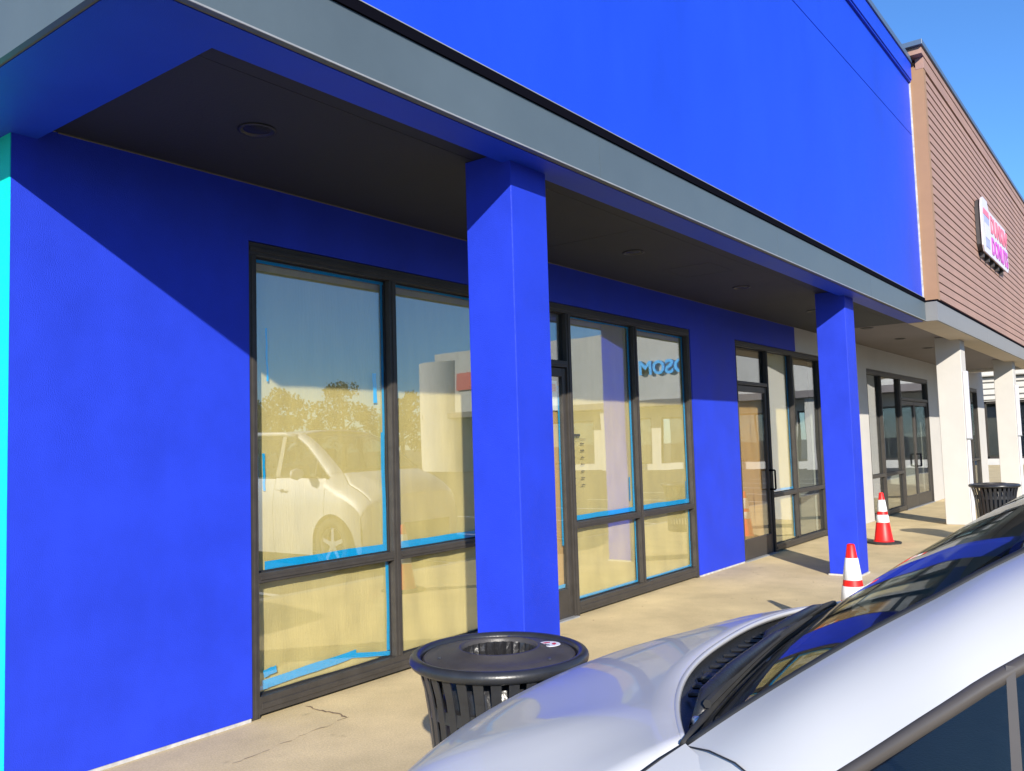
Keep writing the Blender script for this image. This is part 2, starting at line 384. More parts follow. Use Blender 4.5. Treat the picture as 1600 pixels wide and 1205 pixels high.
# front 1: two papered bays, the door, two papered bays
x0, x1 = W1[0] + .004, W1[1] - .004
m1a, m1b = 4.150, 4.212; d0, d1 = 5.21, 5.262; e0, e1 = 6.330, 6.405; m2a, m2b = 7.555, 7.620
bars = [(x0, x0 + .055, .0, ZH), (m1a, m1b, ZB, ZH), (d0, d1, .0, ZH), (e0, e1, .0, ZH), (m2a, m2b, ZB, ZH), (x1 - .06, x1, .0, ZH), (x0, x1, ZH + .0005, 2.741),
        (x0 + .055, d0, .02, ZB), (x0 + .055, m1a, ZR0, ZR1), (m1b, d0, ZR0, ZR1), (e1, x1 - .06, .02, ZB), (e1, m2a, ZR0, ZR1), (m2b, x1 - .06, ZR0, ZR1), (d1, e0, 2.180, 2.236)]
fr = obj('storefront_frame', frame_bars(bars), 'frame', bs, bevel=.002)
xs = [(x0 + .055, m1a), (m1b, d0), (e1, m2a), (m2b, x1 - .06)]
for k, (a, b) in enumerate(xs):
    pane(a, b, ZR1, ZH, 'gpaper', fr); pane(a, b, ZB, ZR0, 'gpaper', fr)
    paper_sheet(a - .015, b + .015, ZR1 - .03, ZH + .02, 'paper', fr, k * 7 + 1); paper_sheet(a - .015, b + .015, ZB - .03, ZR0 + .03, 'paper', fr, k * 7 + 3, .016)
T = lambda *a: tape(*a, fr, random.random() * 50)
a, b = xs[0]
T(b - .028, 1.62, b - .026, ZR1 + .02, .034); T(b - .018, ZH, b - .02, 1.60, .020); T(a + .085, ZR1 + .03, b - .01, ZR1 + .028, .05); T(a + .0, ZH - .016, b, ZH - .018, .022)
T(a + .11, 2.25, a + .115, 1.93, .014); T(b - .10, 2.02, b - .095, 1.82, .034); T(a + .085, 1.50, a + .09, 1.28, .018); T(a + .04, 1.62, a + .045, 1.30, .006)
T(a + .06, ZB + .045, b - .30, ZB + .078, .05); T(b - .36, ZB + .072, b - .0, ZB + .018, .03); T(b - .012, ZR0, b - .014, ZB + .04, .026); T(a + .07, ZB + .105, a + .16, ZB + .12, .04); T(a - .01, ZB + .03, a + .10, ZB + .035, .022)
a, b = xs[1]
T(a + .0, ZR1 + .028, b, ZR1 + .03, .05); T(a, ZH - .014, b, ZH - .014, .02)
a, b = xs[2]
T(b - .02, ZH, b - .02, ZR1, .034); T(a + .09, ZR1 + .03, b - .04, ZR1 + .03, .045); T(a, ZR1 + .05, a + .06, ZR1 + .05, .03); T(a + .052, 1.80, a + .056, 1.13, .030); T(b - .10, 1.16, b - .10, .93, .018)
T(a + .03, ZB + .02, b, ZB + .02, .022); T(b - .014, ZR0, b - .014, ZB + .03, .022); T(a + .05, ZH, a + .05, 2.5, .026); T(a, ZH - .012, b, ZH - .012, .014)
a, b = xs[3]
T(b - .018, ZH, b - .018, ZR1, .03); T(a + .012, ZH, a + .012, ZB, .018); T(a, ZR1 + .03, b, ZR1 + .03, .05); T(b - .05, 1.06, b - .05, .86, .012); T(a, ZB + .016, b, ZB + .018, .02); T(b - .014, ZR0, b - .014, ZB, .022); T(a, ZH - .012, b, ZH - .012, .02)
# opening-hours decal on the pane beside the door
a = xs[2][0]; hd = MB()
for r in range(8):
    z = 1.565 - r * .062
    if r == 0: hd.box(a + .02, a + .17, GY - .0016, GY - .0004, z + .004, z + .026); hd.box(a + .02, a + .26, GY - .0016, GY - .0004, z - .022, z - .018); continue
    xx = a + .02
    for q in range(2):
        for g in range(3): hd.box(xx + g * .022, xx + g * .022 + .014, GY - .0016, GY - .0004, z - .006, z + random.choice((.003, .007)))
        xx = a + .17
obj('hours_decal', hd, 'ink', fr)['kind'] = 'stuff'
# door of front 1
def door(x0, x1, par, gm, handle_side, pm=None, pspan=None):
    st, tp, bt = .055, 2.172, .255
    mb = MB(); y0, y1 = FY0 + .02, FY0 + .064
    mb.box(x0, x0 + st, y0, y1, .012, tp); mb.box(x1 - st, x1, y0, y1, .012, tp); mb.box(x0 + st, x1 - st, y0 + .001, y1 - .001, tp - .075, tp); mb.box(x0 + st, x1 - st, y0 + .001, y1 - .001, .012, bt)
    d = obj('door', mb, 'frame', par, bevel=.003)
    box('pane', (x0 + st - .005, x1 - st + .005, GY - .012, GY - .006, bt - .005, tp - .07), gm, d)
    if pm:
        for (u, v, z0, z1, mm) in pspan: paper_sheet(u, v, z0, z1, mm, d, u * 3)
    hx = x0 + st / 2 if handle_side < 0 else x1 - st / 2
    h = MB(); h.tube([(hx, y0, 1.08), (hx, y0 - .07, 1.08), (hx, y0 - .075, 1.075), (hx, y0 - .075, .835), (hx, y0 - .07, .83), (hx, y0, .83)], .0125, 10)
    obj('handle', h, 'black', d, smooth=True)
    box('threshold', (x0 - .02, x1 + .02, FY0 - .03, FY1, .001, .011), 'lip', d)
    c = MB().lathe([(0, -.006), (.016, -.006), (.016, 0)], 16)
    return d
dr = door(d1 + .004, e0 - .004, bs, 'gpaper', -1, 1, [(d1 + .05, e0 - .045, .24, 2.03, 'paper2')])
pane(d1, e0, 2.236, ZH, 'gpaper', fr)
paper_sheet(d1, e0, 2.22, ZH + .02, 'paper3', fr, 71)
tape(e0 - .072, 2.02, e0 - .07, .62, .022, dr, 3); tape(d1 + .1, .275, e0 - .06, .275, .03, dr, 4)
st_ = box('door_notice', (5.86, 6.245, PY - .016, PY - .0145, 1.80, 2.06), 'sticker', dr)
box('red_heading', (5.98, 6.22, PY - .0185, PY - .017, 1.965, 2.03), 'red', st_)
obj('yellow_print', MB().box(5.90, 6.14, PY - .0185, PY - .017, 1.815, 1.94), 'yel', st_)
# front 3: door, papered bay, clear bay
x0, x1 = W3[0] + .004, W3[1] - .004
q0, q1 = 11.115, 11.165; r0, r1 = 12.06, 12.12
bars = [(x0, x0 + .045, 0, ZH), (q0, q1, 0, ZH), (r0, r1, ZB, ZH), (x1 - .055, x1, 0, ZH), (x0, x1, ZH + .0005, 2.731), (q1, x1 - .055, .02, ZB - .02), (q1, r0, .716, .770), (r1, x1 - .055, .716, .770), (x0 + .045, q0, 2.180, 2.225)]
f3 = obj('storefront_frame', frame_bars(bars), 'frame', bs, bevel=.002)
pane(x0 + .045, q0, 2.225, ZH, 'gshop', f3)
for z0, z1 in ((.77, ZH), (ZB - .02, .716)):
    pane(q1, r0, z0, z1, 'gpaper', f3); paper_sheet(q1 - .01, r0 + .01, z0 - .02, z1 + .02, 'paper', f3, 91 + z0); pane(r1, x1 - .055, z0, z1, 'gshop', f3)
tape(q1, .80, r0, .80, .03, f3, 5); tape(r0 - .02, ZH, r0 - .02, ZB, .03, f3, 6)
d3 = door(x0 + .049, q0 - .004, bs, 'gpaper', 1, 1, [(x0 + .09, x0 + .60, .24, 2.12, 'paper2'), (x0 + .585, q0 - .04, .24, 2.12, 'paper2')])
# rooms behind
box('shop_room_wall', (1.95, 13.3, 9.0, 9.2, .001, 3.1), 'inwall', bs); box('shop_floor', (1.95, 13.3, D + .21, 9.0, -.004, .006), 'interior', bs); box('shop_ceiling', (1.95, 13.3, D + .21, 9.0, 3.1, 3.2), 'interior', bs)
box('party_wall', (13.37, 13.45, D + .21, 12, 0.001, 3.3), 'inwall', bs)

# ---------------------------------------------------------------- the donut shop
FD = 2.455
ds = tag(empty('donut_shop_building', (13.16, D, 0)), 'white donut shop with brown plank siding above its canopy', 'building')
W4 = (15.87, 20.75, 0, 2.69); W5 = (24.9, 26.95, 0, 2.70)
obj('wall', wall_holes(13.36, 28.0, .001, ZS, D, D + .2, [W4, W5]), 'white', ds)
box('wall_end', (27.8, 28.0, D + .201, 14, .001, 3.6), 'white', ds)
box('upper_wall_end', (22.4, 28.0, D + .01, 12, ZS + .001, 3.75), 'white', ds)
box('roof', (13.2, 27.6, FD + .12, 14, 3.40, 6.86), 'tan', ds)
box('corner_return', (PX + .024, PX + .16, FD - .004, 2.78, 3.25, 6.77), 'tan', ds)
sd = obj('siding', MB().box(PX + .165, 27.6, FD + .03, FD + .11, 3.25, 6.86), 'dark', ds)
L = 27.6 - (PX + .165)
mb = MB(); h_ = .128
mb.v = [(0, 0, 0), (L, 0, 0), (L, .03, 0), (0, .03, 0), (0, .009, h_ - .012), (L, .009, h_ - .012), (L, .03, h_ - .012), (0, .03, h_ - .012)]
mb.f = [(0, 3, 2, 1), (4, 5, 6, 7), (0, 1, 5, 4), (1, 2, 6, 5), (2, 3, 7, 6), (3, 0, 4, 7)]
pk = None; z = 3.40 - .128; r0_ = ds.location
while z + h_ < 6.79:
    lc = (PX + .163 - r0_.x, FD - r0_.y, z - r0_.z)
    if pk is None: pk = obj('plank', mb, 'brown', sd, local=True); pk.location = lc
    else: twin(pk, sd, lc)
    z += h_
box('frieze_board', (PX + .02, 27.6, FD - .012, FD + .1, z + .004, 6.895), 'brown', ds, bevel=.003)
cp = box('roof_cap', (12.95, 27.7, FD - .05, FD + .5, 7.0, 7.075), 'capm', ds, bevel=.005)
box('cap_board', (13.02, 27.7, FD - .022, FD + .5, 6.899, 6.997), 'brown', cp)
box('cap_return', (12.953, 13.15, FD + .5, 9.0, 7.003, 7.073), 'capm', cp); box('cap_return_board', (13.03, 13.15, FD + .502, 9.0, 6.80, 6.998), 'tan', cp)
# its canopy
so_ = box('soffit', (13.102, 24.4, 2.75, D - .002, ZS + .001, ZS + .06), 'dsoff', ds)
box('front_beam', (12.705, 24.4, 2.395, 2.765, ZBM - .004, ZS + .05), 'beige', ds)
box('end_beam', (24.403, 24.75, 2.395, D - .003, ZBM - .002, ZS + .30), 'white', ds)
box('canopy_roof', (12.65, 24.7, 2.40, D - .01, ZS + .061, 3.27), 'interior', ds)
for a, b in ((12.60, 16.6), (16.6, 20.6), (20.6, 24.78)):
    f_ = box('fascia_panel', (a + .0015, b - .0015, 2.363, 2.393, ZBM - .010, 3.277), 'dfascia', ds)
    box('flashing', (a, b, 2.353, 2.54, 3.278, 3.303), 'black', f_)
box('fascia_return', (12.602, 12.624, 2.3935, 2.53, ZBM - .008, 3.277), 'dfascia', ds); box('beam_return', (12.626, 12.704, 2.395, 2.56, ZBM - .003, ZS + .04), 'beige', ds); box('flashing_return', (12.588, 12.63, 2.541, 2.60, 3.2785, 3.305), 'black', ds); box('flashing_top', (12.60, 24.78, 2.541, 2.66, 3.28, 3.30), 'black', ds)
for x in (13.25, 15.2, 17.3, 19.6): downlight(x, 3.45, so_)
for x in (15.58, 21.55):
    p_ = box('pillar', (x, x + .38, 2.62, 3.0, .001, ZS - .002), 'white', ds, bevel=.01)
    s_ = box('downspout', (x + .005, x + .10, 2.545, 2.618, 1.40, 2.50), 'spout', p_, bevel=.008)
    box('conduit', (x + .02, x + .075, 2.57, 2.617, .05, 1.398), 'spout', s_, bevel=.008)
    box('bracket', (x + .003, x + .11, 2.542, 2.616, 1.385, 1.41), 'lip', s_)
# its shop front: two tall bays and a pair of doors
x0, x1 = W4[0] + .004, W4[1] - .004; a1, a2 = 16.80, 16.88; b1, b2 = 18.22, 18.34; c0 = 19.45
ZH4 = 2.60
bars = [(x0, x0 + .05, 0, ZH4), (a1, a2, .1, ZH4), (b1, b2, 0, ZH4), (x1 - .06, x1, 0, ZH4), (x0, x1, ZH4 + .0005, 2.686), (x0 + .05, b1, .02, .10), (x0 + .05, a1, .73, .79), (a2, b1, .73, .79), (b2, x1 - .06, 2.18, 2.24)]
f4 = obj('storefront_frame', frame_bars(bars), 'frame', ds, bevel=.002)
for a, b in ((x0 + .05, a1), (a2, b1)):
    pane(a, b, .79, ZH4, 'gshop', f4); pane(a, b, .10, .73, 'gshop', f4)
pane(b2, x1 - .06, 2.24, ZH4, 'gshop', f4)
door(b2 + .004, c0 - .003, ds, 'gshop', 1); door(c0 + .003, x1 - .064, ds, 'gshop', -1)
x0, x1 = W5[0] + .004, W5[1] - .004
bars = [(x0, x0 + .05, 0, ZH4), (x1 - .05, x1, 0, ZH4), (25.9, 25.96, .1, ZH4), (x0, x1, ZH4 + .0005, 2.696), (x0 + .05, x1 - .05, .02, .10), (x0 + .05, 25.9, .73, .79), (25.96, x1 - .05, .73, .79)]
f5 = obj('storefront_frame', frame_bars(bars), 'frame', ds, bevel=.002)
for a, b in ((x0 + .05, 25.9), (25.96, x1 - .05)): pane(a, b, .79, ZH4, 'gshop', f5); pane(a, b, .10, .73, 'gshop', f5)
box('shop_room_wall', (13.46, 27.8, 9.0, 9.2, .001, 3.1), 'inwall', ds); box('shop_floor', (13.46, 27.8, D + .21, 9.0, -.004, .006), 'counter', ds); box('shop_ceiling', (13.46, 27.8, D + .21, 9.0, 3.1, 3.2), 'interior', ds)
box('shop_counter', (16.2, 22.5, 7.2, 7.8, .007, 1.1), 'counter', ds); box('menu_board', (16.6, 21.5, 8.9, 8.97, 2.0, 2.7), 'posterb', ds)

# sign
sg = tag(empty('shop_sign', (15.7, FD - .2, 4.5)), 'white sign panel with coffee cup and pink lettering on the brown siding', 'sign')
def outline(pts, y0, y1, off=0):
    if off: pts = [(x + DX, z + DZ) for x, z in pts]
    mb = MB(); n = len(pts); mb.v = [(x, y0, z) for x, z in pts] + [(x, y1, z) for x, z in pts]
    mb.f = [tuple(range(n)), tuple(range(2 * n - 1, n - 1, -1))] + [(i, i + n, (i + 1) % n + n, (i + 1) % n) for i in range(n)]
    return mb
DX, DZ = 1.05, .16
base_ = [(x + DX, z + DZ) for x, z in [(15.82, 4.50), (18.55, 4.50), (18.68, 4.60), (18.68, 4.92), (18.60, 4.98), (18.60, 5.28), (18.50, 5.36), (16.55, 5.36), (16.45, 5.42), (16.40, 5.50), (15.95, 5.50), (15.80, 5.44), (15.72, 5.30), (15.72, 4.60)]]
obj('cabinet', outline([(x + (.03 if x < 18 else -.03), z + (.03 if z < 5.16 else -.03)) for x, z in base_], FD - .085, FD - .001), 'signbox', sg)
face = obj('face', outline(base_, FD - .11, FD - .0855), 'signw', sg)
def sign_text(body, size, x, z, m, sx):
    me = text_mesh(body, size, .004, .012); me.transform(Matrix.Translation((x + DX, FD - .116, z + DZ)) @ Matrix.Rotation(math.pi / 2, 4, 'X') @ Matrix.Diagonal((sx, 1, 1, 1)))
    return obj('lettering', me, m, face)
sign_text("DUNKIN'", .44, 16.62, 4.98, 'signo', 1.13); sign_text('DONUTS', .44, 16.62, 4.58, 'signm', 1.08)
cup = [(15.98, 4.62), (16.40, 4.62), (16.47, 5.18), (15.90, 5.18)]
obj('cup_print', outline(cup, FD - .116, FD - .1105, 1), 'signg', face); obj('cup_lid_print', outline([(15.86, 5.19), (16.51, 5.19), (16.46, 5.30), (15.92, 5.30)], FD - .116, FD - .1105, 1), 'signo', face)
obj('cup_sleeve_print', outline([(15.97, 4.78), (16.42, 4.78), (16.45, 5.04), (15.94, 5.04)], FD - .120, FD - .1165, 1), 'signw', face)
for k in range(5): box('bracket', (17.0 + k * .55, 17.06 + k * .55, FD - .07, FD - .002, 4.58, 4.688), 'signbox', sg)

# ---------------------------------------------------------------- litter bins
def litter_bin(loc, label, group):
    b = tag(empty('litter_bin', loc), label, 'litter bin', group)
    H = .80; RR = .262
    obj('top_ring', MB().torus((0, 0, H - .026), .291, .021, 64, 14), 'steel', b, True, smooth=True)
    obj('lower_band', MB().lathe([(.246, .60), (.250, .60), (.250, .64), (.246, .64), (.246, .60)], 48), 'steel', b, True, smooth=False)
    obj('bottom_band', MB().lathe([(.205, .05), (.215, .05), (.215, .09), (.205, .09), (.205, .05)], 48), 'steel', b, True)
    obj('foot_plate', MB().lathe([(0, .0), (.20, .0), (.205, .02), (.19, .05), (0, .05)], 48), 'steel', b, True)
    n = 30; rows = []
    prof = [(.212, .02), (.216, .15), (.224, .30), (.234, .45), (.247, .58), (.262, .68), (.282, .755)]
    for r, z in prof: rows.append([(r, -.0138 - (r - .21) * .05, z), (r, .0138 + (r - .21) * .05, z)])
    sl = obj('slat', MB().grid(rows), 'steel', b, True, solid=.006, bevel=.0015)
    for k in range(1, n): twin(sl, b, (0, 0, 0), (0, 0, 2 * math.pi * k / n))
    lid = obj('lid', MB().lathe([(.258, H - .05), (.265, H - .022), (.259, H - .016), (.21, H - .008), (.156, H - .002), (.146, H + .008), (.137, H + .010), (.130, H + .002), (.130, H - .05)], 64), 'lidm', b, True, smooth=True)
    obj('liner', MB().lathe([(.132, H - .03), (.155, H - .06), (.20, H - .12), (.19, .25), (.0, .2)], 40), 'bag', b, True, smooth=True)
    rows = []
    for j in range(9):          # the bag gathered inside the opening
        t = j / 8; rows.append([(((.126 - .02 * t) + .014 * (1 if k % 2 else -1) * (t + .25)) * math.cos(2 * math.pi * k / 56), ((.126 - .02 * t) + .014 * (1 if k % 2 else -1) * (t + .25)) * math.sin(2 * math.pi * k / 56), H - .005 - .22 * t) for k in range(56)])
    obj('bag_gather', MB().grid(rows, True), 'bag', b, True)
    s = obj('sticker', MB().lathe([(0, .0012), (.040, .0012), (.041, 0)], 28, (.152, -.105, H - .0045)), 'sticker', lid, True)
    for k, m in ((0, 'red'), (1, 'ink'), (2, 'red')):
        mb = MB(); a0 = .4 + k * 2.1
        mb.grid([[(.152 + r * math.cos(a0 + j * .2), -.105 + r * math.sin(a0 + j * .2), H - .0025) for j in range(8)] for r in (.012, .026)]); obj('sticker_mark', mb, m, s, True)
    for k in range(3):
        a = k * 2.1 + .5; obj('bolt', MB().lathe([(0, .004), (.006, .004), (.008, 0)], 10, (.215 * math.cos(a), .215 * math.sin(a), H - .010)), 'steel', lid, True)
    return b
b1_ = litter_bin((2.375, 1.90, 0), 'black slatted metal litter bin beside the front blue pillar', 'slatted litter bins')
b2_ = copy_tree(b1_); b2_.location = (13.2, 1.92, 0); b2_.rotation_euler = (0, 0, 1.0)
b2_['label'] = 'distant black slatted litter bin between the white pillars'

# ---------------------------------------------------------------- cones
def cone(loc, label, rz):
    c = tag(empty('traffic_cone', loc, rz), label, 'traffic cone', 'traffic cones on the walkway')
    H = .70; R = lambda z: .125 - (.125 - .028) * (z - .03) / (H - .03)
    pb = [(.185 * math.cos(math.pi / 4 + k * math.pi / 2 + d), .185 * math.sin(math.pi / 4 + k * math.pi / 2 + d)) for k in range(4) for d in (-.28, .28)]
    pb = [(x * 1.25, y * 1.25) for x, y in pb]
    mb = MB(); n = len(pb); mb.v = [(x, y, .0) for x, y in pb] + [(x, y, .02) for x, y in pb] + [(x * .9, y * .9, .03) for x, y in pb]
    mb.f = [tuple(range(n)), tuple(range(2 * n, 3 * n))] + [(i, (i + 1) % n, (i + 1) % n + n, i + n) for i in range(n)] + [(i + n, (i + 1) % n + n, (i + 1) % n + 2 * n, i + 2 * n) for i in range(n)]
    obj('base', mb, 'rubber', c, True)
    obj('body', MB().lathe([(R(.03) + .012, .031), (R(.05), .05), (R(.3), .3), (R(.55), .55), (R(H), H - .006), (R(H) - .006, H), (.012, H), (.012, H - .1)], 36), 'conered', c, True, smooth=True)
    for z0, z1 in ((.44, .60), (.29, .395)):
        obj('reflective_collar', MB().lathe([(R(z0) + .0005, z0), (R(z0) + .0035, z0 + .002), (R(z1) + .0035, z1 - .002), (R(z1) + .0005, z1)], 36), 'conewhite', c, True, smooth=True)
    return c
cone((6.62, 1.93, 0), 'near red and white traffic cone in front of the second blue pillar', .3)
cone((12.66, 3.24, 0), 'far red and white traffic cone standing by the white wall', .9)

# ---------------------------------------------------------------- cars
def lerp(a, b, t): return a + (b - a) * t
def spline(pts, s):
    n = len(pts) - 1; f = min(max(s, 0), 1) * n; i = min(int(f), n - 1); t = f - i
    P = [Vector(p) for p in pts]; a = P[max(i - 1, 0)]; b = P[i]; c = P[i + 1]; d = P[min(i + 2, n)]
    return .5 * (2 * b + (c - a) * t + (2 * a - 5 * b + 4 * c - d) * t * t + (-a + 3 * b - 3 * c + d) * t ** 3)
INN = [(.70, -.048, 1.055), (.684, -.14, 1.123), (.667, -.28, 1.218), (.652, -.385, 1.281), (.637, -.487, 1.342), (.605, -.74, 1.478), (.57, -1.0, 1.575)]
OUT = [(.80, -.12, .972), (.796, -.20, 1.03), (.785, -.295, 1.10), (.775, -.392, 1.175), (.755, -.482, 1.239), (.71, -.74, 1.40), (.66, -1.03, 1.525)]
def make_car(name, loc, rz, pm, label, scale=(1, 1, 1), roll=0):
    c = tag(empty(name, loc, rz), label, 'car'); c.scale = scale; c.rotation_euler[1] = roll
    UP = .13
    V = lambda x, y, z: (x, y, z + UP)
    O = lambda nm, mb, m, par=None, **k: obj(nm, mb, m, par if par else c, True, **k)
    # hood
    def hood(x, t):
        u = abs(x) / .70; uu = min(u, 1.0)
        yr = -.048 + .153 * (1 - uu ** 2.5) - (0 if u <= 1 else (u - 1) * .8)
        yf = .726 - .129 * u ** 3.13
        a = t * math.pi / 2
        z = 1.069 - .010 * uu * uu - .17 * (1 - math.cos(a)) - .117 * math.sin(a) - .032 * math.sin(a) * uu * uu
        z += .008 * math.exp(-((abs(x) - .56) / .07) ** 2) * (1 - t * .6) * min(1, t * 5)
        z -= .004 * math.exp(-((abs(x) - .36) / .12) ** 2) * (1 - t) * min(1, t * 5)
        q_ = min(1, max(0, (abs(x) - .54) / .20)); z -= .045 * q_ * q_ * (3 - 2 * q_) * min(1, t * 5)
        if u > 1:
            b = min(1, (u - 1) / .25); z -= .03 * b + .16 * (1 - math.sqrt(max(0, 1 - b * b)))
        return V(x, lerp(yr, yf, math.sin(a)), z)
    NX = 44
    hw = lambda t: .70 + .07 * min(1, t * 4)
    hd = O('hood', MB().grid([[hood((hw(t / 22) - .0065) * (2 * i / NX - 1), t / 22) for i in range(NX + 1)] for t in range(23)]), pm, smooth=True, solid=.012)
    lip = MB().tube([Vector(hood(.69 * (2 * i / 40 - 1), .0)) + Vector((0, -.001, -.005)) for i in range(41)], .006, 6); O('hood_edge', lip, pm, hd, smooth=True)
    for s in (-1, 1):
        O('shut_line', MB().tube([Vector(hood(s * (hw(t / 22) - .003), t / 22)) + Vector((0, 0, -.0035)) for t in range(23)], .0042, 5), 'dark', hd)
        O('fender', MB().grid([[hood(s * (hw(t / 22) + (.872 - hw(t / 22)) * math.sin(j / 12 * math.pi / 2)), t / 22) for j in range(13)] for t in range(23)]), pm, smooth=True)
    # bumper
    rows = []
    for j in range(15):
        f = j / 14; r = []
        for i in range(NX + 1):
            x = .872 * (2 * i / NX - 1); p = Vector(hood(x, 1))
            r.append((x * (1 + .0 * f), p.y + .045 * math.sin(f * math.pi * .75) - .05 * f * f, lerp(p.z, .07 + UP, f)))
        rows.append(r)
    bp = O('front_bumper', MB().grid(rows), pm, smooth=True)
    g = MB().grid([[(x, Vector(hood(x, 1)).y + .052, z + UP) for x in [(-.42 + .84 * i / 16) for i in range(17)]] for z in (.24, .32, .40, .46)]); O('grille', g, 'plastic', bp)
    for s in (-1, 1):
        rows = []
        for j in range(7):
            f = j / 6; r = []
            for i in range(9):
                x = s * lerp(.44, .80, i / 8); p = Vector(hood(x, lerp(.80, 1.0, f))); r.append((p.x * 1.004, p.y + .006, p.z - .012 - .05 * f * f + .012))
            rows.append(r)
        O('headlight', MB().grid(rows), 'lens', smooth=True)
        # side panels, split into fender side, two doors and the quarter
        def zb(y):
            z = .06
            for wy in (-.10, -2.62):
                d = abs(y - wy)
                if d < .375: z = max(z, .20 + math.sqrt(.375 ** 2 - d * d))
            return z
        def sx(z, y):
            t = (z - .06) / .98
            k = .872 - .035 * (1 - min(1, t * 3)) ** 2 - .30 * max(0, t - .62) ** 1.5
            if y > .0: k -= .10 * (y / .36) ** 2
            if y < -2.7: k -= .10 * ((-2.7 - y) / .75) ** 2
            return s * k
        def ztop(y): return lerp(.87, .80, max(0, y) / .36) if y > -.02 else (lerp(.875, 1.0, min(1, (-.02 - y) / .22)) if y > -.24 else 1.0 + .02 * min(1, (-y) / 3))
        for nm, ya, yb, n in (('fender_side', .355, -.235, 34), ('front_door', -.241, -1.30, 24), ('rear_door', -1.306, -2.18, 20), ('rear_quarter', -2.186, -3.42, 40)):
            rows = []
            for i in range(n + 1):
                y = lerp(ya, yb, i / n); a, b = zb(y), ztop(y)
                rows.append([V(sx(lerp(a, b, k / 9), y), y, lerp(a, b, k / 9)) for k in range(10)])
            p = O(nm, MB().grid(rows), pm, smooth=True)
            if 'door' in nm:
                O('handle', MB().tube([V(s * .885, yb + .26, .86), V(s * .905, yb + .24, .862), V(s * .905, yb + .12, .865), V(s * .885, yb + .10, .862)], .012, 8), pm, p, smooth=True)
                O('belt_trim', MB().tube([V(s * .815, lerp(ya, yb, k / 6), 1.008 + .002 * k) for k in range(7)], .009, 6), 'trim', p, smooth=True)
        # A pillar
        inn = [(s * a, b, c_) for a, b, c_ in INN]
        out = [(s * a, b, c_) for a, b, c_ in OUT]
        rows = []
        for k in range(25):
            f = k / 24; A = spline(inn, f); B = spline(out, f); r = []
            for j in range(9):
                t = j / 8; p = A.lerp(B, t); bul = .022 * math.sin(t * math.pi) * (.4 + .6 * min(1, f * 4))
                r.append(V(p.x + s * bul * .7, p.y + bul * .3, p.z + bul * .8))
            rows.append(r)
        O('windscreen_pillar', MB().grid(rows), pm, smooth=True)
        O('pillar_seal', MB().tube([Vector(V(*spline(inn, k / 20))) + Vector((-s * .004, 0, 0)) for k in range(21)], .006, 6), 'dark', smooth=True)
        O('panel_gap', MB().tube([V(s * a, b, c_) for a, b, c_ in ((.702, -.052, 1.056), (.735, -.095, 1.066), (.765, -.14, 1.066), (.79, -.185, 1.05))], .0013, 5), 'dark')
        # trim between the pillar and the side glass, glass, divider
        o2 = [(p[0] + s * .003, p[1] - .013, p[2] - .013) for p in out]
        tr = O('window_trim', MB().grid([[V(*spline(out, k / 20)), V(*(Vector(spline(out, k / 20)).lerp(Vector(spline(o2, k / 20)), .5) + Vector((s * .004, 0, 0)))), V(*spline(o2, k / 20))] for k in range(21)]), 'trim', smooth=True, solid=.01)
        gl = MB(); rows = []
        top = [Vector(spline(o2, k / 14)) for k in range(15)] + [Vector((s * .655, -1.3, 1.555)), Vector((s * .65, -1.9, 1.56)), Vector((s * .65, -2.4, 1.535)), Vector((s * .68, -2.85, 1.42))]
        for p in top:
            z0 = min(1.0, p.z - .002); rows.append([V(lerp(p.x - s * .012, s * .80, t), p.y, lerp(p.z, z0, t)) for t in (0, .33, .66, 1)])
        O('side_glass', gl.grid(rows), 'gcar', smooth=True)
        for y, z1, wd, m in ((-.468, 1.225, .006, 'trim'), (-1.28, 1.555, .05, 'plastic'), (-2.2, 1.55, .045, 'plastic')):
            xt = s * lerp(.77, .66, max(0, (z1 - 1.2) / .36))
            mb = MB(); q = [V(s * .808, y - wd, 1.0), V(s * .808, y + wd, 1.0), V(xt, y + wd * .8, z1), V(xt, y - wd * .8, z1)]
            mb.quad(*q); O('window_post', mb, m, solid=.012)
        rail = [V(s * .66, -1.03, 1.53), V(s * .655, -1.3, 1.565), V(s * .65, -1.9, 1.57), V(s * .65, -2.4, 1.55), V(s * .70, -2.9, 1.42), V(s * .73, -3.2, 1.12), V(s * .78, -3.35, 1.0)]
        O('roof_rail', MB().tube(rail, [.03, .03, .03, .03, .04, .05, .05], 10), pm, smooth=True)
        # mirror
        if s > 0 or True:
            mb = MB().lathe([(0, -.11), (.05, -.09), (.075, 0), (.05, .09), (0, .11)], 14)
            me = mb.mesh('mirror'); me.transform(Matrix.Translation((s * .99, -.62, 1.06 + UP)) @ Matrix.Rotation(math.pi / 2, 4, 'Y') @ Matrix.Diagonal((1, .7, 1, 1)))
            if s > 0 or name != 'silver_car': mi = O('wing_mirror', me, pm, smooth=True); O('mirror_arm', MB().tube([V(s * .80, -.60, 1.02), V(s * .93, -.61, 1.03)], .02, 8), 'plastic', mi)
